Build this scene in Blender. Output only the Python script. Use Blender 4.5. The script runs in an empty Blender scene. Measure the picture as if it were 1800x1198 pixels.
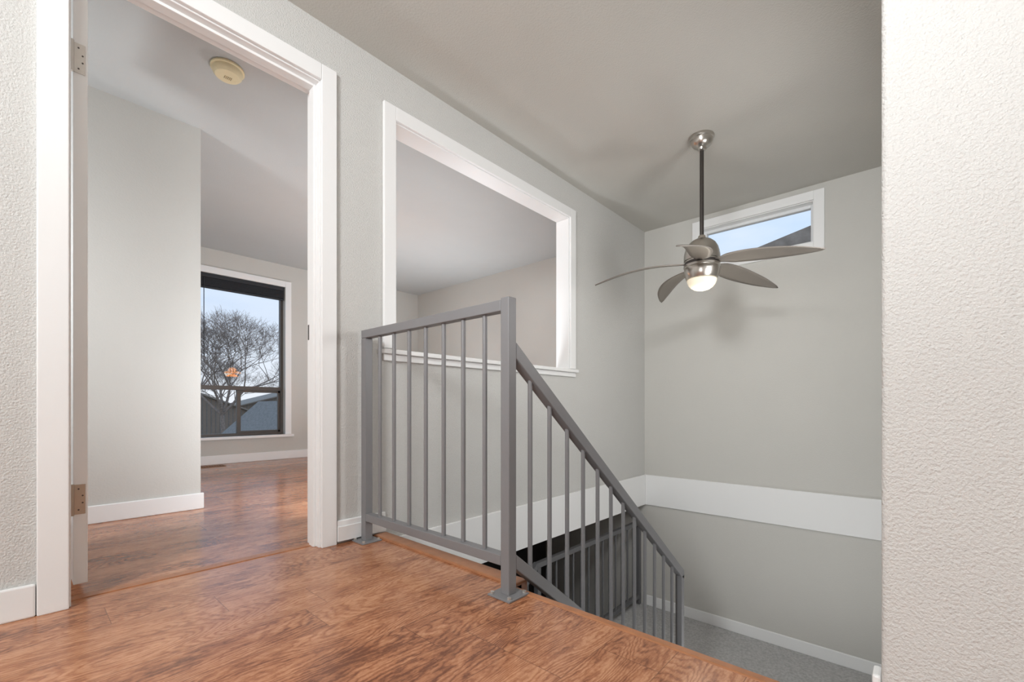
import bpy, bmesh, math, random
from mathutils import Vector, Matrix
S = bpy.context.scene
S.view_settings.view_transform = 'Standard'
S.view_settings.look = 'None'
COL = S.collection

# ------------------------------------------------------------------ materials
def newmat(name):
    m = bpy.data.materials.new(name); m.use_nodes = True
    nt = m.node_tree
    b = nt.nodes['Principled BSDF']
    return m, nt, b

def simple(name, col, rough=0.5, metal=0.0, noise=0.0, nscale=40, bump=0.0, bscale=120, bdist=0.002, spec=0.5):
    m, nt, b = newmat(name)
    b.inputs['Roughness'].default_value = rough
    b.inputs['Metallic'].default_value = metal
    b.inputs['Specular IOR Level'].default_value = spec
    tc = nt.nodes.new('ShaderNodeTexCoord')
    n = nt.nodes.new('ShaderNodeTexNoise'); n.inputs['Scale'].default_value = nscale
    n.inputs['Detail'].default_value = 4
    nt.links.new(tc.outputs['Object'], n.inputs['Vector'])
    r = nt.nodes.new('ShaderNodeValToRGB')
    c = Vector(col)
    r.color_ramp.elements[0].position = 0.3; r.color_ramp.elements[1].position = 0.7
    r.color_ramp.elements[0].color = (*(c*(1-noise)), 1)
    r.color_ramp.elements[1].color = (*[min(1, v*(1+noise)) for v in c], 1)
    nt.links.new(n.outputs['Fac'], r.inputs['Fac'])
    nt.links.new(r.outputs['Color'], b.inputs['Base Color'])
    if bump > 0:
        n2 = nt.nodes.new('ShaderNodeTexNoise'); n2.inputs['Scale'].default_value = bscale
        n2.inputs['Detail'].default_value = 2.0; n2.inputs['Roughness'].default_value = 0.55
        nt.links.new(tc.outputs['Object'], n2.inputs['Vector'])
        bp = nt.nodes.new('ShaderNodeBump'); bp.inputs['Strength'].default_value = bump
        bp.inputs['Distance'].default_value = bdist
        nt.links.new(n2.outputs['Fac'], bp.inputs['Height'])
        nt.links.new(bp.outputs['Normal'], b.inputs['Normal'])
    return m

WALL = simple('wall_paint', (0.625, 0.618, 0.597), 0.75, noise=0.01, nscale=3, bump=0.9, bscale=170, bdist=0.0042)
WALLS = simple('wall_paint_smooth', (0.60, 0.587, 0.552), 0.8, noise=0.01, nscale=3, bump=0.3, bscale=120, bdist=0.003)
CEIL = simple('ceiling_paint', (0.55, 0.535, 0.495), 0.85, noise=0.01, nscale=5, bump=0.5, bscale=120, bdist=0.003)
CEILR = simple('room_ceiling_paint', (0.50, 0.515, 0.51), 0.85, noise=0.01, nscale=5, bump=0.3, bscale=120, bdist=0.003)
WHITE = simple('white_trim', (0.88, 0.88, 0.875), 0.4, noise=0.0, nscale=6)
DOORW = simple('white_door', (0.90, 0.90, 0.89), 0.35, noise=0.0, nscale=6)
RAIL = simple('grey_rail_paint', (0.215, 0.212, 0.218), 0.42, noise=0.0, nscale=25)
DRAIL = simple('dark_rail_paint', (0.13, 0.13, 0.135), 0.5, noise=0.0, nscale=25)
SHADE = simple('painted_shade', (0.03, 0.028, 0.027), 0.9, noise=0.05)  # near-black colour stands in for the shade of the lower level
BRONZE = simple('bronze_frame', (0.09, 0.08, 0.073), 0.45, metal=0.3, noise=0.05)
BLIND = simple('black_blind', (0.02, 0.022, 0.028), 0.5, noise=0.05)
NICKEL = simple('brushed_nickel', (0.55, 0.52, 0.48), 0.28, metal=1.0, noise=0.02, nscale=8)
STEEL = simple('hinge_steel', (0.66, 0.63, 0.59), 0.40, metal=0.7, noise=0.03)
BRASS = simple('hinge_bronze', (0.52, 0.43, 0.34), 0.40, metal=0.7, noise=0.03)
RODM = simple('dark_rod', (0.10, 0.09, 0.085), 0.3, metal=0.9, noise=0.03)
BLADE = simple('blade_taupe', (0.24, 0.215, 0.19), 0.45, metal=0.2, noise=0.03, nscale=12)
BEIGE = simple('aged_plastic', (0.80, 0.71, 0.47), 0.45, noise=0.02)
BEIGED = simple('aged_plastic_dark', (0.36, 0.30, 0.18), 0.6, noise=0.02)
CARPET = simple('grey_carpet', (0.47, 0.465, 0.46), 0.95, noise=0.20, nscale=60, bump=0.7, bscale=200, bdist=0.005)
VINYL = simple('vinyl_frame', (0.80, 0.81, 0.82), 0.35, noise=0.01)
BROWNV = simple('vent_brown', (0.22, 0.11, 0.05), 0.5, noise=0.05)
BARK = simple('bark', (0.27, 0.21, 0.175), 0.9, noise=0.3, nscale=8)
GRASS = simple('ground_grass', (0.22, 0.20, 0.155), 0.95, noise=0.3, nscale=1.5)
SIDING = simple('grey_siding', (0.33, 0.315, 0.30), 0.8, noise=0.06, nscale=3)
SIDING2 = simple('brown_siding', (0.27, 0.21, 0.165), 0.8, noise=0.06, nscale=3)
SHINGLE = simple('shingles', (0.22, 0.205, 0.19), 0.9, noise=0.25, nscale=9)
SHINGLE2 = simple('shingles_brown', (0.30, 0.25, 0.21), 0.9, noise=0.25, nscale=9)
NOSEM = simple('oak_nosing', (0.42, 0.178, 0.082), 0.35, noise=0.12, nscale=30)

def emis(name, col, strength, base=(0.9, 0.88, 0.8)):
    m, nt, b = newmat(name)
    b.inputs['Base Color'].default_value = (*base, 1)
    b.inputs['Roughness'].default_value = 0.4
    lw = nt.nodes.new('ShaderNodeTexNoise'); lw.inputs['Scale'].default_value = 3
    mp = nt.nodes.new('ShaderNodeMapRange'); mp.inputs[3].default_value = strength*0.92; mp.inputs[4].default_value = strength*1.08
    nt.links.new(lw.outputs['Fac'], mp.inputs[0])
    b.inputs['Emission Color'].default_value = (*col, 1)
    nt.links.new(mp.outputs[0], b.inputs['Emission Strength'])
    return m
LENS = emis('lit_lens', (1.0, 0.82, 0.55), 0.42, (0.75, 0.72, 0.62))
PETAL = emis('lit_petal', (1.0, 0.36, 0.05), 14.0, (0.9, 0.6, 0.3))

def glassmat():
    m = bpy.data.materials.new('window_glass'); m.use_nodes = True
    nt = m.node_tree; nt.nodes.clear()
    o = nt.nodes.new('ShaderNodeOutputMaterial')
    mx = nt.nodes.new('ShaderNodeMixShader')
    t = nt.nodes.new('ShaderNodeBsdfTransparent'); t.inputs[0].default_value = (0.97, 0.98, 0.98, 1)
    g = nt.nodes.new('ShaderNodeBsdfGlossy'); g.inputs['Roughness'].default_value = 0.01
    f = nt.nodes.new('ShaderNodeFresnel'); f.inputs[0].default_value = 1.45
    nt.links.new(f.outputs[0], mx.inputs[0]); nt.links.new(t.outputs[0], mx.inputs[1])
    nt.links.new(g.outputs[0], mx.inputs[2]); nt.links.new(mx.outputs[0], o.inputs[0])
    return m
GLASS = glassmat()

def woodmat(name, W=0.16, L=1.2, tint=1.0):
    m, nt, b = newmat(name)
    N = nt.nodes.new; K = nt.links.new
    def math_(op, a, c=None, d=None):
        n = N('ShaderNodeMath'); n.operation = op
        for i, v in enumerate((a, c, d)):
            if v is None: continue
            if isinstance(v, (int, float)): n.inputs[i].default_value = v
            else: K(v, n.inputs[i])
        return n.outputs[0]
    def noise(vx, vy, vz, det, rough=0.5):
        c = N('ShaderNodeCombineXYZ')
        for i, v in enumerate((vx, vy, vz)):
            if isinstance(v, (int, float)): c.inputs[i].default_value = v
            else: K(v, c.inputs[i])
        n = N('ShaderNodeTexNoise'); n.inputs['Scale'].default_value = 1.0
        n.inputs['Detail'].default_value = det; n.inputs['Roughness'].default_value = rough
        K(c.outputs[0], n.inputs['Vector']); return n.outputs['Fac']
    tc = N('ShaderNodeTexCoord'); sp = N('ShaderNodeSeparateXYZ'); K(tc.outputs['Object'], sp.inputs[0])
    y, x = sp.outputs[0], sp.outputs[1]      # planks run along world X
    xs = math_('DIVIDE', math_('ADD', x, 20.03), W)
    row = math_('FLOOR', xs); fx = math_('FRACT', xs)
    wn = N('ShaderNodeTexWhiteNoise'); wn.noise_dimensions = '1D'; K(row, wn.inputs['W'])
    ys = math_('DIVIDE', math_('ADD', math_('ADD', y, 20.0), math_('MULTIPLY', wn.outputs['Value'], 3.0)), L)
    brd = math_('FLOOR', ys); fy = math_('FRACT', ys)
    cid = N('ShaderNodeCombineXYZ'); K(row, cid.inputs[0]); K(brd, cid.inputs[1])
    w2 = N('ShaderNodeTexWhiteNoise'); w2.noise_dimensions = '3D'; K(cid.outputs[0], w2.inputs['Vector'])
    off = math_('MULTIPLY', w2.outputs['Value'], 37.0)
    xo = math_('ADD', x, off)
    n1 = noise(math_('MULTIPLY', xo, 6.5), math_('MULTIPLY', y, 1.2), off, 1.5, 0.4)        # cathedral field
    n4 = noise(math_('MULTIPLY', xo, 60.0), math_('MULTIPLY', y, 30.0), off, 4, 0.65)       # wobble
    n5 = noise(math_('MULTIPLY', xo, 260.0), math_('MULTIPLY', y, 60.0), off, 2)            # pores
    n2 = noise(math_('MULTIPLY', xo, 140.0), math_('MULTIPLY', y, 14.0), off, 4, 0.6)       # fibre
    n3 = noise(math_('MULTIPLY', xo, 14.0), math_('MULTIPLY', y, 6.0), off, 5, 0.62)        # mottling
    ph = math_('ADD', math_('MULTIPLY', n1, 240.0), math_('MULTIPLY', n4, 11.0))
    rings = math_('POWER', math_('ADD', math_('MULTIPLY', math_('SINE', ph), 0.5), 0.5), 0.6)
    amp = math_('MULTIPLY', math_('MULTIPLY', n5, n3), 0.62)
    g = math_('MULTIPLY', rings, amp)
    g = math_('ADD', g, math_('MULTIPLY', n2, 0.34))
    g = math_('ADD', g, math_('MULTIPLY', n3, 0.38))
    g = math_('ADD', g, 0.055)
    g = math_('ADD', g, math_('MULTIPLY', math_('SUBTRACT', w2.outputs['Value'], 0.5), 0.12))
    r = N('ShaderNodeValToRGB'); e = r.color_ramp.elements
    e[0].position = 0.34; e[0].color = (0.17*tint, 0.058*tint, 0.027*tint, 1)
    e[1].position = 0.68; e[1].color = (0.61*tint, 0.30*tint, 0.16*tint, 1)
    k = e.new(0.50); k.color = (0.43*tint, 0.173*tint, 0.081*tint, 1)
    K(g, r.inputs['Fac'])
    sx = math_('MINIMUM', fx, math_('SUBTRACT', 1.0, fx))
    sy = math_('MINIMUM', fy, math_('SUBTRACT', 1.0, fy))
    mx = math_('LESS_THAN', sx, 0.007); my = math_('LESS_THAN', sy, 0.0010)
    seam = math_('MAXIMUM', mx, my)
    mix = N('ShaderNodeMix'); mix.data_type = 'RGBA'
    K(math_('MULTIPLY', seam, 0.5), mix.inputs['Factor']); K(r.outputs['Color'], mix.inputs[6]); mix.inputs[7].default_value = (0.08, 0.03, 0.015, 1)
    K(mix.outputs[2], b.inputs['Base Color'])
    rr = N('ShaderNodeMapRange'); K(n2, rr.inputs[0]); rr.inputs[3].default_value = 0.14; rr.inputs[4].default_value = 0.30
    K(rr.outputs[0], b.inputs['Roughness'])
    b.inputs['Specular IOR Level'].default_value = 0.6
    bp = N('ShaderNodeBump'); bp.inputs['Strength'].default_value = 0.12; bp.inputs['Distance'].default_value = 0.001
    K(math_('SUBTRACT', g, math_('MULTIPLY', seam, 1.0)), bp.inputs['Height']); K(bp.outputs['Normal'], b.inputs['Normal'])
    return m
WOOD = woodmat('oak_laminate')

# ------------------------------------------------------------------ helpers
def obj_from(name, verts, faces, mat, parent=None, loc=None, smooth=False, bevel=0.0):
    v = [Vector(p) for p in verts]
    if loc is None:
        lo = Vector((min(p.x for p in v), min(p.y for p in v), min(p.z for p in v)))
        hi = Vector((max(p.x for p in v), max(p.y for p in v), max(p.z for p in v)))
        loc = (lo+hi)/2
    loc = Vector(loc)
    me = bpy.data.meshes.new(name)
    me.from_pydata([tuple(p-loc) for p in v], [], faces); me.update()
    bm = bmesh.new(); bm.from_mesh(me); bmesh.ops.recalc_face_normals(bm, faces=bm.faces); bm.to_mesh(me); bm.free()
    me.materials.append(mat)
    if smooth:
        for p in me.polygons: p.use_smooth = True
    o = bpy.data.objects.new(name, me); COL.objects.link(o)
    if parent is not None:
        o.parent = parent
        o.location = loc - Vector(parent['wloc'])
    else:
        o.location = loc
    o['wloc'] = tuple(loc)
    if bevel > 0:
        b = o.modifiers.new('bevel', 'BEVEL'); b.width = bevel; b.segments = 2; b.limit_method = 'ANGLE'
    return o

BF = [(0,1,3,2),(4,6,7,5),(0,4,5,1),(2,3,7,6),(0,2,6,4),(1,5,7,3)]
def boxes(name, lst, mat, parent=None, bevel=0.0, loc=None):
    V, F = [], []
    for (x0,x1,y0,y1,z0,z1) in lst:
        k = len(V)
        V += [(x,y,z) for x in (x0,x1) for y in (y0,y1) for z in (z0,z1)]
        F += [tuple(k+i for i in f) for f in BF]
    return obj_from(name, V, F, mat, parent, loc=loc, bevel=bevel)

def struct(o, label=None, cat=None):
    o['kind'] = 'structure'
    if label: o['label'] = label
    if cat: o['category'] = cat
    return o
def thing(o, label, cat, group=None):
    o['label'] = label; o['category'] = cat
    if group: o['group'] = group
    return o
def empty(name, loc):
    e = bpy.data.objects.new(name, None); e.empty_display_size = 0.1; e.location = loc; e['wloc'] = tuple(loc)
    COL.objects.link(e); return e

def lathe(name, prof, center, mat, parent=None, steps=48, cap=True):
    V, F = [], []
    cx, cy, cz = center
    for (r, z) in prof:
        for i in range(steps):
            a = 2*math.pi*i/steps
            V.append((cx+r*math.cos(a), cy+r*math.sin(a), cz+z))
    for j in range(len(prof)-1):
        for i in range(steps):
            i2 = (i+1) % steps
            F.append((j*steps+i, j*steps+i2, (j+1)*steps+i2, (j+1)*steps+i))
    if cap:
        F.append(tuple(range(steps))); F.append(tuple((len(prof)-1)*steps+i for i in range(steps)))
    o = obj_from(name, V, F, mat, parent, smooth=True)
    es = o.modifiers.new('split', 'EDGE_SPLIT'); es.split_angle = math.radians(35)
    return o

def cyl(name, p0, p1, r, mat, parent=None, steps=16):
    p0, p1 = Vector(p0), Vector(p1); d = (p1-p0).normalized()
    a = d.orthogonal().normalized(); b = d.cross(a)
    V = []
    for p in (p0, p1):
        for i in range(steps):
            t = 2*math.pi*i/steps
            V.append(p + a*r*math.cos(t) + b*r*math.sin(t))
    F = [(i, (i+1) % steps, steps+(i+1) % steps, steps+i) for i in range(steps)]
    F += [tuple(range(steps)), tuple(steps+i for i in range(steps))]
    o = obj_from(name, V, F, mat, parent, smooth=True)
    es = o.modifiers.new('split', 'EDGE_SPLIT'); es.split_angle = math.radians(35)
    return o

# ------------------------------------------------------------------ dimensions
YA, YA2 = 1.976, 2.096          # hall side wall
XB = 4.152                      # far stairwell wall
ZC = 2.357
YE = 5.70                       # window wall in room
YD, XD = 3.296, 0.766           # closet wall
XE = 1.16                       # landing edge
ZL = -1.31                      # lower landing
ZB = -2.62
XC, YC = 1.13, 0.047            # near right wall
RX, RY = 1.104, 1.01            # railing

# ------------------------------------------------------------------ shell
def S_(o): return struct(o)
S_(boxes('floor', [(-1.8, XE-0.03, -1.6, YA2-0.04, -0.3, 0), (XE-0.03, 1.20, 1.035, YA, -0.3, 0.0),
     (XE-0.03, XE-0.02, YC, 1.035, -0.3, 0.0), (-1.8, XB, YA2-0.04, YE, -0.3, 0)], WOOD, loc=(0,0,0)))
S_(boxes('ceiling', [(-1.95, XB+0.15, -1.75, YA+0.06, ZC, ZC+0.12)], CEIL, loc=(0,0,0)))
S_(boxes('ceiling.001', [(-1.95, XB+0.15, YA+0.06, YE+0.15, ZC, ZC+0.12)], CEILR, loc=(0,0,0)))
dx0, dx1, dz = 0.10, 0.92, 2.10
ox0, ox1, oz0, oz1 = 1.285, 2.863, 0.895, 2.10
S_(boxes('wall_left', [(-1.8, dx0, YA, YA2, 0, ZC), (dx0, dx1, YA, YA2, dz, ZC), (dx1, XE, YA, YA2, 0, ZC),
     (XE, ox0, YA, YA2, -0.326, ZC), (ox0, ox1, YA, YA2, oz1, ZC), (ox0, ox1, YA, YA2, -0.326, oz0),
     (ox1, XB, YA, YA2, -0.326, ZC)], WALL, loc=(0,0,0)))
wy0, wy1, wz0, wz1 = 0.577, 1.435, 1.915, 2.24
S_(boxes('wall_far', [(XB, XB+0.15, YC-0.2, wy0, ZB, ZC), (XB, XB+0.15, wy1, YE+0.15, ZB, ZC),
     (XB, XB+0.15, wy0, wy1, ZB, wz0), (XB, XB+0.15, wy0, wy1, wz1, ZC)], WALLS, loc=(0,0,0)))
gx0, gx1, gz0, gz1 = 0.98, 2.19, 0.30, 2.09
S_(boxes('wall_back', [(-1.8, gx0, YE, YE+0.15, 0, ZC), (gx1, XB, YE, YE+0.15, 0, ZC),
     (gx0, gx1, YE, YE+0.15, 0, gz0), (gx0, gx1, YE, YE+0.15, gz1, ZC)], WALLS, loc=(0,0,0)))
S_(boxes('wall_closet', [(-1.8, XD, YD, YE, 0, ZC)], WALLS, loc=(0,0,0)))
S_(boxes('wall_rear', [(-1.95, -1.8, -1.75, YE+0.15, 0, ZC)], WALL, loc=(0,0,0)))
S_(boxes('wall_front', [(-1.8, XC, -1.75, -1.6, 0, ZC)], WALL, loc=(0,0,0)))
# near right wall with bullnose corner
R = 0.012; pts = []
for i in range(9):
    a = math.pi - i*(math.pi/2)/8
    pts.append((XC+R+R*math.cos(a), YC-R+R*math.sin(a)))
pts += [(XB, YC), (XB, YC-0.2), (XC+0.12, YC-0.2), (XC+0.12, -1.6), (XC, -1.6)]
n = len(pts)
V = [(x, y, ZB) for x, y in pts] + [(x, y, ZC) for x, y in pts]
F = [tuple(range(n)), tuple(range(n, 2*n))] + [(i, (i+1) % n, n+(i+1) % n, n+i) for i in range(n)]
S_(obj_from('wall_right', V, F, WALL, loc=(0,0,0)))
# lower level, its unlit darkness painted as near-black walls and floor
S_(boxes('wall_lower', [(-0.6, XB, 3.2, 3.3, ZB, -0.3), (-0.6, -0.5, -0.15, 3.2, ZB, -0.3), (-0.5, XC, -0.15, -0.05, ZB, -0.3)], SHADE, loc=(0,0,0)))
S_(boxes('floor_lower', [(-0.6, XB, -0.15, 3.3, ZB-0.1, ZB)], SHADE, loc=(0,0,0)))
S_(boxes('floor_landing', [(2.58, XB, YC, 2.05, ZL-0.2, ZL)], CARPET, loc=(0,0,0)))

# stair flights
def flight(name, x0, dx, ztop, y0, y1, label):
    rise = 1.31/7; tr = 0.2367
    prof = []
    x, z = x0, ztop
    for i in range(6):
        prof += [(x, z-rise*(i+1)), (x+dx*tr, z-rise*(i+1))]
        x += dx*tr
    prof += [(x, z-1.31), (x-dx*0.25, z-1.31), (x0, z-rise-0.25)]
    n = len(prof)
    V = [(a, y0, b) for a, b in prof] + [(a, y1, b) for a, b in prof]
    F = [tuple(range(n)), tuple(range(n, 2*n))] + [(i, (i+1) % n, n+(i+1) % n, n+i) for i in range(n)]
    o = obj_from(name, V, F, CARPET)
    thing(o, label, 'stairs'); return o
flight('staircase', XE, 1, 0, YC+0.001, 0.975, 'grey carpeted stair flight from the upper hall to the landing')
flight('staircase.001', 2.58, -1, ZL, 1.05, YA-0.02, 'grey carpeted stair flight below the landing')

# nosing of the hall floor
S_(boxes('trim_1', [(XE-0.02, XE+0.012, YC+0.02, 1.035, -0.035, 0.003)], NOSEM, bevel=0.006))
S_(boxes('trim_2', [(1.165, 1.235, 1.035, YA-0.018, -0.035, 0.010)], NOSEM, bevel=0.006))
# threshold strip under the door
S_(boxes('trim_3', [(dx0+0.015, dx1-0.015, YA2-0.062, YA2-0.020, -0.005, 0.003)], NOSEM, bevel=0.0015))

# white band on stairwell walls
S_(boxes('trim_4', [(1.24, XB, YA-0.018, YA-0.0005, -0.326, -0.034)], WHITE, bevel=0.002))
S_(boxes('trim_5', [(XB-0.018, XB-0.0005, YC, YA-0.019, -0.326, -0.034)], WHITE, bevel=0.002))
# baseboards
def base(name, lst):
    out = []
    for (x0,x1,y0,y1,z0) in lst: out.append((x0,x1,y0,y1,z0,z0+0.098))
    return S_(boxes(name, out, WHITE, bevel=0.005))
base('baseboard_left', [(-1.8, 0.038, YA-0.015, YA-0.0005, 0.0)])
base('baseboard_hall', [(0.982, 1.235, YA-0.015, YA-0.0005, 0.01)])
S_(boxes('trim_6', [(0.982, 1.235, YA-0.021, YA-0.0155, 0.012, 0.082)], WHITE, bevel=0.003))
base('baseboard_closet', [(-1.8, XD+0.015, YD-0.015, YD-0.0005, 0.0)])
base('baseboard_back', [(XD+0.001, XB-0.001, YE-0.015, YE-0.0005, 0.0)])
base('baseboard_side', [(XB-0.015, XB-0.0005, YA2+0.001, YE-0.016, 0.0)])
base('baseboard_landing', [(XB-0.015, XB-0.0005, YC+0.017, YA, ZL)])
base('baseboard_stair', [(XC+0.012, XC+0.06, YC+0.0005, YC+0.015, 0.0)])

# door casing + jambs
cw, ct = 0.07, 0.018
def casing(name, x0, x1, z0, z1, jz0, y=YA, side=-1):
    ya, yb = (y-ct, y-0.0005) if side < 0 else (y+0.0005, y+ct)
    return S_(boxes(name, [(x0-cw+0.01, x0+0.01, ya, yb, z0, z1+cw-0.01), (x1-0.01, x1+cw-0.01, ya, yb, z0, z1+cw-0.01),
        (x0+0.01, x1-0.01, ya, yb, z1-0.01, z1+cw-0.01)], WHITE, bevel=0.003))
casing('trim_7', dx0, dx1, 0.0, dz, 0)
S_(boxes('trim_8', [(dx0+0.0005, dx0+0.015, YA+0.0005, YA2, 0, dz-0.015), (dx1-0.015, dx1-0.0005, YA+0.0005, YA2, 0, dz-0.015),
     (dx0+0.0005, dx1-0.0005, YA+0.0005, YA2, dz-0.015, dz-0.0005),
     (dx1-0.027, dx1-0.015, YA+0.03, YA+0.075, 0, dz-0.015), (dx0+0.015, dx1-0.027, YA+0.03, YA+0.075, dz-0.027, dz-0.015)], WHITE, bevel=0.002))
# interior opening casing, lining, sill
casing('trim_9', ox0, ox1, oz0+0.03, oz1, 0)
S_(boxes('trim_10', [(ox0+0.0005, ox0+0.015, YA+0.0005, YA2, oz0+0.025, oz1-0.015), (ox1-0.015, ox1-0.0005, YA+0.0005, YA2, oz0+0.025, oz1-0.015),
     (ox0+0.0005, ox1-0.0005, YA+0.0005, YA2, oz1-0.015, oz1-0.0005)], WHITE, bevel=0.002))
S_(boxes('trim_11', [(ox0-0.07, ox1+0.07, YA-0.038, YA-0.0005, oz0+0.002, oz0+0.025), (ox0+0.0005, ox1-0.0005, YA-0.0005, YA2, oz0+0.002, oz0+0.025),
     (ox0-0.06, ox1+0.06, YA-0.016, YA-0.0005, oz0-0.032, oz0+0.002)], WHITE, bevel=0.003))

# door (open 90 degrees, seen on its hinge edge)
d = empty('door_1', (0.14, YA2+0.015, 0.035)); struct(d, 'white interior door standing open into the room', 'door')
boxes('door_panel', [(0.126, 0.162, YA2-0.010, YA2+0.76, 0.035, 2.08)], DOORW, d, bevel=0.002)
for zc, hm in ((0.32, BRASS), (1.80, STEEL)):
    hx0, hx1 = 0.127, 0.157
    h = boxes('hinge', [(hx0, hx1-0.001, YA2-0.0125, YA2-0.0105, zc-0.05, zc+0.05), ], hm, d, bevel=0.0008)
    cyl('hinge_pin', (hx0-0.004, YA2-0.017, zc-0.052), (hx0-0.004, YA2-0.017, zc+0.052), 0.0055, hm, h)
    for k, (a, b) in enumerate(((0.012, -0.035), (0.022, -0.012), (0.022, 0.012), (0.012, 0.035))):
        cyl('screw', (hx0+a, YA2-0.0124, zc+b), (hx0+a, YA2-0.0135, zc+b), 0.0026, RODM, h, 10)
o = boxes('strike_plate', [(dx1-0.0165, dx1-0.0151, YA+0.083, YA+0.112, 0.94, 1.01)], RODM, bevel=0.0004)
thing(o, 'small dark metal strike plate on the white door jamb', 'door hardware')

# ------------------------------------------------------------------ large window
w = empty('window_1', ((gx0+gx1)/2, YE, gz0)); struct(w, 'tall dark framed window with white casing overlooking trees', 'window')
boxes('casing', [(gx0-cw, gx0, YE-ct, YE-0.0005, gz0, gz1+cw), (gx1, gx1+cw, YE-ct, YE-0.0005, gz0, gz1+cw), (gx0, gx1, YE-ct, YE-0.0005, gz1, gz1+cw)], WHITE, w, bevel=0.003)
boxes('sill', [(gx0-cw-0.02, gx1+cw+0.02, YE-0.05, YE+0.06, gz0-0.03, gz0)], WHITE, w, bevel=0.004)
fy0, fy1 = YE+0.06, YE+0.11
fr = 0.03
boxes('frame', [(gx0, gx0+fr, fy0, fy1, gz0, gz1), (gx1-fr, gx1, fy0, fy1, gz0, gz1), (gx0+fr, gx1-fr, fy0, fy1, gz0, gz0+fr), (gx0+fr, gx1-fr, fy0, fy1, gz1-fr, gz1),
      (gx0+fr, gx1-fr, fy0-0.01, fy1, 0.825, 0.87), (gx0, gx0+0.001, YE, fy0, gz0, gz1)], BRONZE, w, bevel=0.003)
boxes('sliding_sash', [(1.69, 1.73, fy0+0.005, fy1-0.005, gz0+fr, 0.825), (1.73, gx1-fr, fy0+0.012, fy1-0.01, gz0+fr, gz0+fr+0.025), (1.73, gx1-fr, fy0+0.012, fy1-0.01, 0.80, 0.825),
      (gx1-fr-0.025, gx1-fr, fy0+0.012, fy1-0.01, gz0+fr, 0.825)], BRONZE, w, bevel=0.002)
def pane(name, x0, x1, z0, z1, y, parent):
    return obj_from(name, [(x0,y,z0),(x1,y,z0),(x1,y,z1),(x0,y,z1)], [(0,1,2,3)], GLASS, parent)
pane('glass', gx0+fr, gx1-fr, 0.87, gz1-fr, fy0+0.03, w)
pane('glass', gx0+fr, 1.69, gz0+fr, 0.825, fy0+0.03, w)
pane('glass', 1.73, gx1-fr-0.025, gz0+fr+0.025, 0.80, fy0+0.022, w)
# raised blind
b = empty('window_blind', ((gx0+gx1)/2, YE+0.03, gz1)); thing(b, 'black slatted blind drawn up at the window head', 'blind')
boxes('headrail', [(gx0+0.008, gx1-0.008, YE+0.004, YE+0.052, gz1-0.045, gz1-0.002)], BLIND, b, bevel=0.003)
sl = []
for i in range(14):
    z = gz1-0.05-i*0.0065
    sl.append((gx0+0.012, gx1-0.012, YE+0.006+0.002*(i % 2), YE+0.048, z-0.004, z))
boxes('slats', sl, BLIND, b)
boxes('bottom_rail', [(gx0+0.010, gx1-0.010, YE+0.008, YE+0.047, gz1-0.162, gz1-0.144)], BLIND, b, bevel=0.003)
cyl('wand', (1.355, YE+0.004, gz1-0.05), (1.355, YE+0.004, 1.12), 0.004, BLIND, b, 8)

# ------------------------------------------------------------------ high window
w = empty('window_2', (XB, (wy0+wy1)/2, wz0)); struct(w, 'narrow high white window with pale sky behind', 'window')
boxes('casing', [(XB-ct, XB-0.0005, wy0-cw, wy0, wz0-cw, wz1+cw), (XB-ct, XB-0.0005, wy1, wy1+cw, wz0-cw, wz1+cw),
      (XB-ct, XB-0.0005, wy0, wy1, wz1, wz1+cw), (XB-ct, XB-0.0005, wy0, wy1, wz0-cw, wz0)], WHITE, w, bevel=0.003)
boxes('lining', [(XB, XB+0.07, wy0, wy0+0.006, wz0, wz1), (XB, XB+0.07, wy1-0.006, wy1, wz0, wz1), (XB, XB+0.07, wy0+0.006, wy1-0.006, wz1-0.006, wz1), (XB, XB+0.07, wy0+0.006, wy1-0.006, wz0, wz0+0.006)], WHITE, w)
boxes('frame', [(XB+0.07, XB+0.12, wy0, wy0+0.03, wz0, wz1), (XB+0.07, XB+0.12, wy1-0.03, wy1, wz0, wz1),
      (XB+0.07, XB+0.12, wy0+0.03, wy1-0.03, wz1-0.03, wz1), (XB+0.07, XB+0.12, wy0+0.03, wy1-0.03, wz0, wz0+0.03)], VINYL, w, bevel=0.003)
x = XB+0.095
obj_from('glass', [(x,wy0+0.03,wz0+0.03),(x,wy1-0.03,wz0+0.03),(x,wy1-0.03,wz1-0.03),(x,wy0+0.03,wz1-0.03)], [(0,1,2,3)], GLASS, w)

# ------------------------------------------------------------------ railing
hw = 0.019
def slope_bar(name, x0, z0, x1, z1, y, t, mat, parent):
    V = []
    for yy in (y-hw, y+hw):
        V += [(x0,yy,z0-t/2),(x1,yy,z1-t/2),(x1,yy,z1+t/2),(x0,yy,z0+t/2)]
    F = [(0,1,2,3),(4,5,6,7),(0,1,5,4),(1,2,6,5),(2,3,7,6),(3,0,4,7)]
    return obj_from(name, V, F, mat, parent, bevel=0.003)
r = empty('stair_railing', (RX, RY, 0)); thing(r, 'grey painted steel stair railing with balusters and sloping handrail', 'railing')
YL = 1.914
p1 = boxes('post', [(RX-hw, RX+hw, YL-hw, YL+hw, 0.006, 0.952)], RAIL, r, bevel=0.003)
p2 = boxes('post', [(RX-hw, RX+hw, RY-hw, RY+hw, 0.006, 0.996)], RAIL, r, bevel=0.003)
boxes('top_rail', [(RX-hw, RX+hw, RY+hw, YL+hw, 0.952, 0.990)], RAIL, r, bevel=0.003)
boxes('bottom_rail', [(RX-hw, RX+hw, RY+hw, YL-hw, 0.098, 0.134)], RAIL, r, bevel=0.003)
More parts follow.
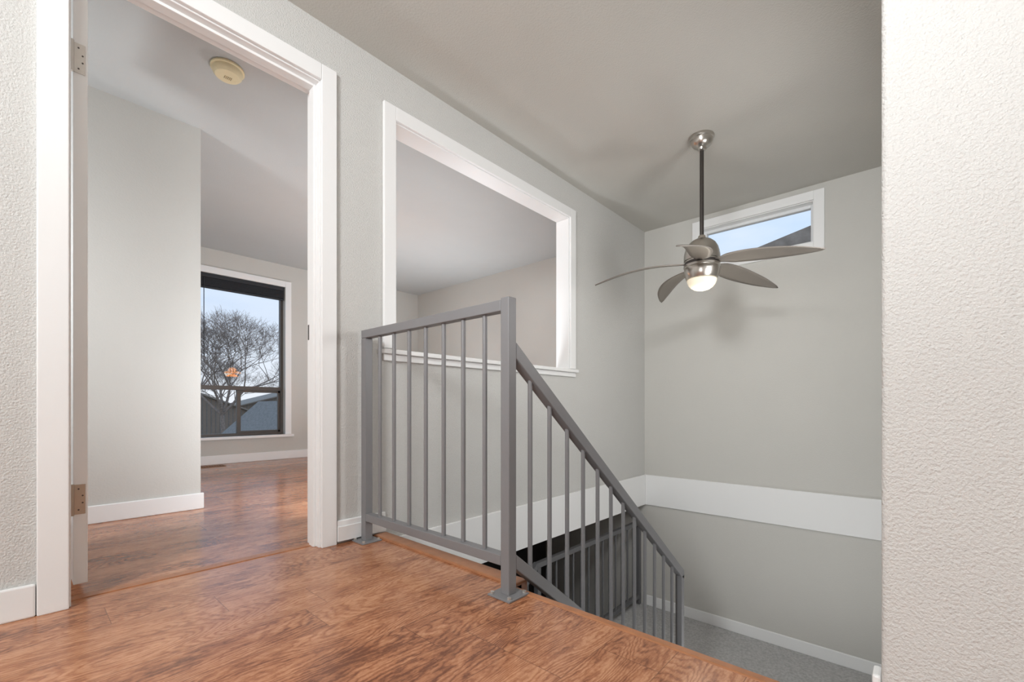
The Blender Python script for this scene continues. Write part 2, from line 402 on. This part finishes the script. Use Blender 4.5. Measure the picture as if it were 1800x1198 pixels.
for yy in (YL, RY):
    pl = boxes('base_plate', [(RX-0.05, RX+0.05, yy-0.05, yy+0.05, 0.0, 0.007)], RAIL, r, bevel=0.002)
    for sx in (-1, 1):
        for sy in (-1, 1):
            cyl('bolt', (RX+sx*0.038, yy+sy*0.038, 0.007), (RX+sx*0.038, yy+sy*0.038, 0.014), 0.007, STEEL, pl, 6)
for i in range(1, 8):
    yy = RY + (YL-RY)*i/8
    cyl('baluster', (RX, yy, 0.134), (RX, yy, 0.952), 0.0085, RAIL, r)
XEnd = 2.58
sl_ = lambda x: 0.82 + (x-1.123)*(-0.79)
lo_ = lambda x: 0.11 + (x-1.123)*(-0.79)
slope_bar('handrail', RX+hw, sl_(RX+hw), XEnd+hw, sl_(XEnd+hw), RY, 0.056, RAIL, r)
slope_bar('lower_rail', RX+hw, lo_(RX+hw), XEnd-hw, lo_(XEnd-hw), RY, 0.050, RAIL, r)
boxes('post', [(XEnd-hw, XEnd+hw, RY-hw, RY+hw, ZL, sl_(XEnd)-0.012)], RAIL, r, bevel=0.003)
for i in range(1, 13):
    x = RX + (XEnd-RX)*i/13
    cyl('baluster', (x, RY, lo_(x)+0.01), (x, RY, sl_(x)-0.01), 0.0085, RAIL, r)

r = empty('landing_railing', (2.52, 2.03, ZL)); thing(r, 'dark steel railing guarding the lower landing and flight', 'railing')
yq = 2.02; zt = -0.51
boxes('top_rail', [(2.50, XB-0.02, yq-hw, yq+hw, zt-0.019, zt+0.019)], DRAIL, r, bevel=0.003)
boxes('post', [(2.50, 2.538, yq-hw, yq+hw, ZL-0.15, zt-0.019)], DRAIL, r, bevel=0.003)
boxes('post', [(XB-0.06, XB-0.022, yq-hw, yq+hw, ZL, zt-0.019)], DRAIL, r, bevel=0.003)
boxes('bottom_rail', [(2.538, XB-0.06, yq-hw, yq+hw, ZL+0.06, ZL+0.098)], DRAIL, r, bevel=0.003)
for i in range(1, 14):
    x = 2.519 + (XB-0.041-2.519)*i/14
    cyl('baluster', (x, yq, ZL+0.098), (x, yq, zt-0.019), 0.0085, DRAIL, r)
slope_bar('handrail', 2.50, zt, 1.30, zt-0.95, yq, 0.05, DRAIL, r)
slope_bar('lower_rail', 2.50, ZL+0.02, 1.30, ZL-0.93, yq, 0.05, DRAIL, r)
for i in range(1, 10):
    x = 2.519 - 0.113*i
    zz = (2.5-x)*0.79
    cyl('baluster', (x, yq, ZL+0.02-zz), (x, yq, zt-zz), 0.0085, DRAIL, r)

# ------------------------------------------------------------------ ceiling fan
FX, FY = 2.93, 1.006
fan = empty('ceiling_fan', (FX, FY, ZC)); thing(fan, 'brushed nickel ceiling fan with five curved taupe blades and lit lens', 'ceiling fan')
lathe('canopy', [(0.073, 0), (0.075, -0.006), (0.073, -0.018), (0.066, -0.022), (0.064, -0.038), (0.056, -0.055), (0.042, -0.068), (0.028, -0.075), (0.024, -0.088), (0.014, -0.092)], (FX, FY, ZC-0.0005), NICKEL, fan)
cyl('downrod', (FX, FY, ZC-0.09), (FX, FY, 1.705), 0.0125, RODM, fan, 20)
lathe('motor_housing', [(0.018, 0.150), (0.022, 0.145), (0.024, 0.130), (0.036, 0.127), (0.060, 0.115), (0.082, 0.095), (0.097, 0.068), (0.105, 0.040), (0.108, 0.014), (0.108, -0.010), (0.102, -0.013), (0.102, -0.020)], (FX, FY, 1.575), NICKEL, fan, 64)
lathe('blade_hub', [(0.098, 0.0), (0.101, -0.001), (0.101, -0.015), (0.098, -0.016)], (FX, FY, 1.5545), RODM, fan, 64)
lathe('light_housing', [(0.104, 0.0), (0.109, -0.003), (0.109, -0.016), (0.104, -0.020), (0.106, -0.024), (0.106, -0.042), (0.103, -0.060), (0.098, -0.080), (0.092, -0.092), (0.088, -0.094)], (FX, FY, 1.5380), NICKEL, fan, 64)
lathe('light_lens', [(0.086, 0.0), (0.089, -0.003), (0.087, -0.014), (0.080, -0.032), (0.067, -0.048), (0.048, -0.060), (0.024, -0.067), (0.003, -0.069)], (FX, FY, 1.4435), LENS, fan, 48)
def blade_mesh():
    V, F = [], []
    nt, nw = 28, 6
    r0, r1 = 0.095, 0.672
    for i in range(nt+1):
        t = i/nt
        rr = r0+(r1-r0)*t
        w = 0.032 + 0.042*math.sin(math.pi*min(1, t/0.95)**0.8)
        if t < 0.12: w = 0.022+(w-0.022)*(t/0.12)
        if t > 0.72: w *= max(0.06, math.sqrt(max(0, 1-((t-0.72)/0.28)**2)))
        sweep = 0.050*math.sin(math.pi*t*0.95) - 0.01*t
        droop = 0.012*math.sin(math.pi*t) - 0.045*t - 0.045*t*t
        pitch = -math.radians(14-3*t)
        for j in range(nw+1):
            s = (j/nw-0.5)*2
            y = sweep + s*w*math.cos(pitch); z = droop + s*w*math.sin(pitch) - 0.004*(s*s)
            V.append((rr, y, z))
    for i in range(nt):
        for j in range(nw):
            a = i*(nw+1)+j
            F.append((a, a+1, a+nw+2, a+nw+1))
    me = bpy.data.meshes.new('blade'); me.from_pydata(V, [], F); me.materials.append(BLADE)
    for p in me.polygons: p.use_smooth = True
    return me
bm_ = blade_mesh()
for k in range(5):
    o = bpy.data.objects.new('blade', bm_); COL.objects.link(o); o.parent = fan
    o.location = (0, 0, 1.548-ZC)
    o.rotation_euler = (0, 0, math.radians(-27.0+72*k))
    m = o.modifiers.new('solid', 'SOLIDIFY'); m.thickness = 0.005; m.offset = 0

# ------------------------------------------------------------------ smoke detector
sx_, sy_ = 0.72, 2.60
sd = empty('smoke_detector', (sx_, sy_, ZC)); thing(sd, 'round aged beige smoke detector on the ceiling', 'smoke detector')
lathe('mounting_base', [(0.072, 0), (0.075, -0.004), (0.075, -0.012), (0.069, -0.014)], (sx_, sy_, ZC-0.0005), BEIGE, sd)
lathe('cover', [(0.067, 0), (0.067, -0.006), (0.064, -0.020), (0.055, -0.030), (0.030, -0.034), (0.002, -0.035)], (sx_, sy_, ZC-0.0145), BEIGE, sd)
lst = []
for i in range(5):
    lst.append((sx_-0.014+i*0.007, sx_-0.0115+i*0.007, sy_-0.011, sy_+0.011, ZC-0.051, ZC-0.047))
boxes('vent_slots', lst, BEIGED, sd)
cyl('test_button', (sx_+0.034, sy_+0.008, ZC-0.040), (sx_+0.034, sy_+0.008, ZC-0.049), 0.007, BEIGE, sd)

# floor vent
v = empty('floor_register', (1.33, 5.52, 0)); thing(v, 'brown wooden floor vent below the window', 'floor vent')
boxes('frame', [(1.18, 1.50, 5.46, 5.475, 0, 0.006), (1.18, 1.50, 5.565, 5.58, 0, 0.006), (1.18, 1.195, 5.475, 5.565, 0, 0.006), (1.485, 1.50, 5.475, 5.565, 0, 0.006)], BROWNV, v)
boxes('louvers', [(1.2+0.024*i, 1.212+0.024*i, 5.475, 5.565, 0, 0.005) for i in range(12)], BROWNV, v)

# pendant in the room (mirrored in the window glass)
px_, py_, pz_ = 2.22, 3.80, 1.15
pd = empty('pendant_lamp', (px_, py_, ZC)); thing(pd, 'glowing amber pendant lamp with layered petal shades', 'pendant lamp')
lathe('ceiling_rose', [(0.05, 0), (0.05, -0.015), (0.02, -0.03), (0.004, -0.032)], (px_, py_, ZC-0.0005), NICKEL, pd, 24)
cyl('cord', (px_, py_, ZC-0.03), (px_, py_, pz_+0.08), 0.003, RODM, pd, 8)
for i, (rr, zz) in enumerate(((0.06, 0.065), (0.12, 0.02), (0.085, -0.035))):
    lathe('petal_shade', [(0.012, zz+0.02), (rr*0.6, zz+0.012), (rr, zz-0.015), (rr-0.004, zz-0.017), (rr*0.55, zz+0.006), (0.012, zz+0.012)], (px_, py_, pz_), PETAL, pd, 24)

# ------------------------------------------------------------------ outside
S_(boxes('ground', [(-60, 120, 8, 180, -3.2, -3.0)], GRASS, loc=(0,0,0)))
def house(name, cx, cy, wx, wy, zeave, zpeak, ms, mr, label, axis='y'):
    h = empty(name, (cx, cy, -3.0)); thing(h, label, 'house')
    x0, x1, y0, y1 = cx-wx/2, cx+wx/2, cy-wy/2, cy+wy/2
    P = [(x0,-3.0),(x1,-3.0),(x1,zeave),(cx,zpeak),(x0,zeave)]
    V = [(a,y0,b) for a,b in P]+[(a,y1,b) for a,b in P]
    F = [(0,1,2,3,4),(5,6,7,8,9)]+[(i,(i+1)%5,5+(i+1)%5,5+i) for i in range(5)]
    obj_from('walls', V, F, ms, h)
    t = 0.18; ov = 0.4; k = (zpeak-zeave)/(wx/2)
    for s in (-1, 1):
        xe = cx+s*(wx/2+ov); ze = zpeak-k*(wx/2+ov)
        V = [(cx,y0-ov,zpeak+0.02),(xe,y0-ov,ze+0.02),(xe,y0-ov,ze+t),(cx,y0-ov,zpeak+t+0.02),
             (cx,y1+ov,zpeak+0.02),(xe,y1+ov,ze+0.02),(xe,y1+ov,ze+t),(cx,y1+ov,zpeak+t+0.02)]
        obj_from('roof', V, [(0,1,2,3),(4,5,6,7),(0,1,5,4),(1,2,6,5),(2,3,7,6),(3,0,4,7)], mr, h)
    boards = []
    kx = x0+0.3
    while kx < x1-0.2:
        zt_ = zpeak-k*abs(kx-cx)-0.1
        boards.append((kx-0.03, kx+0.03, y0-0.04, y0-0.001, -3.0, zt_)); kx += 0.4
    boxes('battens', boards, SHINGLE, h)
    return h
house('neighbor_house', 10.6, 27.5, 3.6, 8, -0.9, 0.8, SIDING, SHINGLE, 'grey gabled neighbouring house with vertical siding')
house('neighbor_house.001', 10, 58, 15, 7, 0.0, 2.9, SIDING2, SHINGLE2, 'brown neighbouring house with a low pitched roof')
house('neighbor_house.002', 35, 80, 26, 9, 0.6, 4.2, SIDING2, SHINGLE2, 'distant brown house behind bare trees')
# adjoining roof seen through the high window
V = [(5.6,-6,-3),(5.6,5,-3),(5.6,5,1.62),(5.6,-6,4.04),(10,-6,-3),(10,5,-3),(10,5,1.62),(10,-6,4.04)]
o = obj_from('adjoining_roof', V, [(0,1,2,3),(4,5,6,7),(0,1,5,4),(1,2,6,5),(2,3,7,6),(3,0,4,7)], SHINGLE2); thing(o, 'brown sloping shingle roof of the adjoining building', 'roof')

def tree(name, loc, height, seed, label, spread=0.55, maxd=7, th=1.0):
    rnd = random.Random(seed)
    V, F = [], []
    def tube(p0, p1, r0, r1, n):
        d = (p1-p0).normalized(); a = d.orthogonal().normalized(); b = d.cross(a); k = len(V)
        for p, r in ((p0, r0), (p1, r1)):
            for i in range(n):
                t = 2*math.pi*i/n; V.append(p+a*r*math.cos(t)+b*r*math.sin(t))
        for i in range(n): F.append((k+i, k+(i+1) % n, k+n+(i+1) % n, k+n+i))
    def grow(p, d, L, r, dep):
        if dep > maxd: return
        q = p; seg = 2
        for s in range(seg):
            d2 = (d+Vector((rnd.uniform(-1,1),rnd.uniform(-1,1),rnd.uniform(-.4,.8)))*0.14).normalized()
            q2 = q+d2*L/seg; tube(q, q2, r*(1-0.15*s), r*(1-0.15*(s+1)), 6 if dep < 2 else 3); q = q2; d = d2
        nb = 3 if dep > 0 else 5
        for i in range(nb):
            ax = Vector((rnd.uniform(-1,1), rnd.uniform(-1,1), rnd.uniform(-0.2,0.7))).normalized()
            nd = (d*(1-spread)+ax*spread*rnd.uniform(0.7,1.3)).normalized()
            grow(q, nd, L*rnd.uniform(0.72,0.86), max(r*0.57, 0.0085), dep+1)
    grow(Vector(loc), Vector((0,0,1)), height*0.20, height*0.0135*th, 0)
    o = obj_from(name, V, F, BARK, loc=loc)
    thing(o, label, 'tree', 'bare winter trees outside')
    return o
tree('bare_tree', (11.3, 41.5, -3), 15.0, 3, 'large bare spreading winter tree outside the window', 0.54, 7)
tree('bare_tree.001', (22.0, 52, -3), 12.5, 8, 'bare winter tree beyond the neighbouring roofs', 0.52, 7)
tree('bare_tree.002', (20, 72, -3), 14.0, 12, 'bare winter tree beyond the neighbouring roofs', 0.52, 7)
tree('bare_tree.003', (31, 62, -3), 13.0, 21, 'bare winter tree beyond the neighbouring roofs', 0.52, 7)

# ------------------------------------------------------------------ world + lights
W = bpy.data.worlds.new('World'); S.world = W; W.use_nodes = True
nt = W.node_tree; bg = nt.nodes['Background']
tc = nt.nodes.new('ShaderNodeTexCoord'); sp = nt.nodes.new('ShaderNodeSeparateXYZ')
nt.links.new(tc.outputs['Generated'], sp.inputs[0])
rp = nt.nodes.new('ShaderNodeValToRGB'); e = rp.color_ramp.elements
e[0].position = 0.0; e[0].color = (0.78, 0.81, 0.86, 1)
e[1].position = 0.6; e[1].color = (0.36, 0.57, 0.87, 1)
k = e.new(0.18); k.color = (0.60, 0.70, 0.86, 1)
k = e.new(0.30); k.color = (0.45, 0.63, 0.88, 1)
nz = nt.nodes.new('ShaderNodeTexNoise'); nz.inputs['Scale'].default_value = 2.5; nz.inputs['Detail'].default_value = 5
mp = nt.nodes.new('ShaderNodeMapping'); mp.inputs['Scale'].default_value = (1, 1, 3)
nt.links.new(tc.outputs['Generated'], mp.inputs[0]); nt.links.new(mp.outputs[0], nz.inputs['Vector'])
r2 = nt.nodes.new('ShaderNodeValToRGB'); r2.color_ramp.elements[0].position = 0.45; r2.color_ramp.elements[1].position = 0.80
nt.links.new(nz.outputs['Fac'], r2.inputs['Fac'])
mx = nt.nodes.new('ShaderNodeMix'); mx.data_type = 'RGBA'
nt.links.new(sp.outputs[2], rp.inputs['Fac']); nt.links.new(r2.outputs['Color'], mx.inputs['Factor'])
nt.links.new(rp.outputs['Color'], mx.inputs[6]); mx.inputs[7].default_value = (0.78, 0.83, 0.90, 1)
nt.links.new(mx.outputs[2], bg.inputs['Color']); bg.inputs['Strength'].default_value = 1.2

def area(name, loc, target, size, power, col=(1, 0.98, 0.96), spread=None):
    l = bpy.data.lights.new(name, 'AREA'); l.shape = 'DISK'; l.size = size; l.energy = power; l.color = col
    if spread: l.spread = math.radians(spread)
    o = bpy.data.objects.new(name, l); COL.objects.link(o); o.location = loc
    o.rotation_euler = (Vector(target)-Vector(loc)).to_track_quat('-Z', 'Y').to_euler()
    return o
def point(name, loc, power, size, col):
    l = bpy.data.lights.new(name, 'POINT'); l.energy = power; l.color = col; l.shadow_soft_size = size
    o = bpy.data.objects.new(name, l); COL.objects.link(o); o.location = loc
COOL = (0.945, 0.98, 1.0)
area('hall_light', (-1.6, 0.30, 2.05), (2.6, 0.9, 1.1), 0.6, 74, COOL)
area('hall_bounce_fill', (-0.5, 0.2, 1.1), (0.9, 0.6, 2.35), 0.6, 11, COOL, 120)  # unseen fill added behind the camera to lift the ceiling
area('stairwell_fill', (2.5, 0.058, 1.2), (2.9, 2.0, 1.05), 0.7, 21, (0.99, 0.995, 1.0))  # added fill, hidden behind the near right wall; brightens the stairwell walls
area('landing_up_fill', (2.93, 0.45, -1.22), (2.93, 0.85, 2.3), 0.55, 6, (0.99, 0.995, 1.0))  # added fill below the sightline, evens out the stairwell ceiling
area('room_fill', (1.42, 2.22, 0.55), (2.8, 5.0, 1.35), 0.42, 32, (0.89, 0.948, 1.0))  # added fill, out of sight below the opening sill
area('room_fill_low', (3.75, 3.9, 0.35), (2.4, 4.2, 2.3), 0.6, 18, (0.89, 0.948, 1.0), 130)  # second added room fill, kept low and unseen, mainly for the ceiling
area('room_entry_fill', (-0.8, 2.6, 1.2), (0.6, 3.6, 1.3), 0.4, 17, (0.93, 0.965, 1.0))  # unseen fill added to brighten the room just inside the door
point('fan_bulb', (FX, FY, 1.33), 2.5, 0.06, (1, 0.92, 0.78))

# ------------------------------------------------------------------ camera
cam = bpy.data.cameras.new('camera'); co = bpy.data.objects.new('camera', cam); COL.objects.link(co)
cam.sensor_fit = 'HORIZONTAL'; cam.sensor_width = 36.0; cam.lens = 784/1800*36.0
cam.shift_y = (715-599)/1800
cam.clip_start = 0.02; cam.clip_end = 500
co.location = (0, 0, 0.63)
co.rotation_euler = (math.radians(90), 0, math.radians(-48))
S.camera = co
for o in bpy.data.objects:
    if 'wloc' in o: del o['wloc']
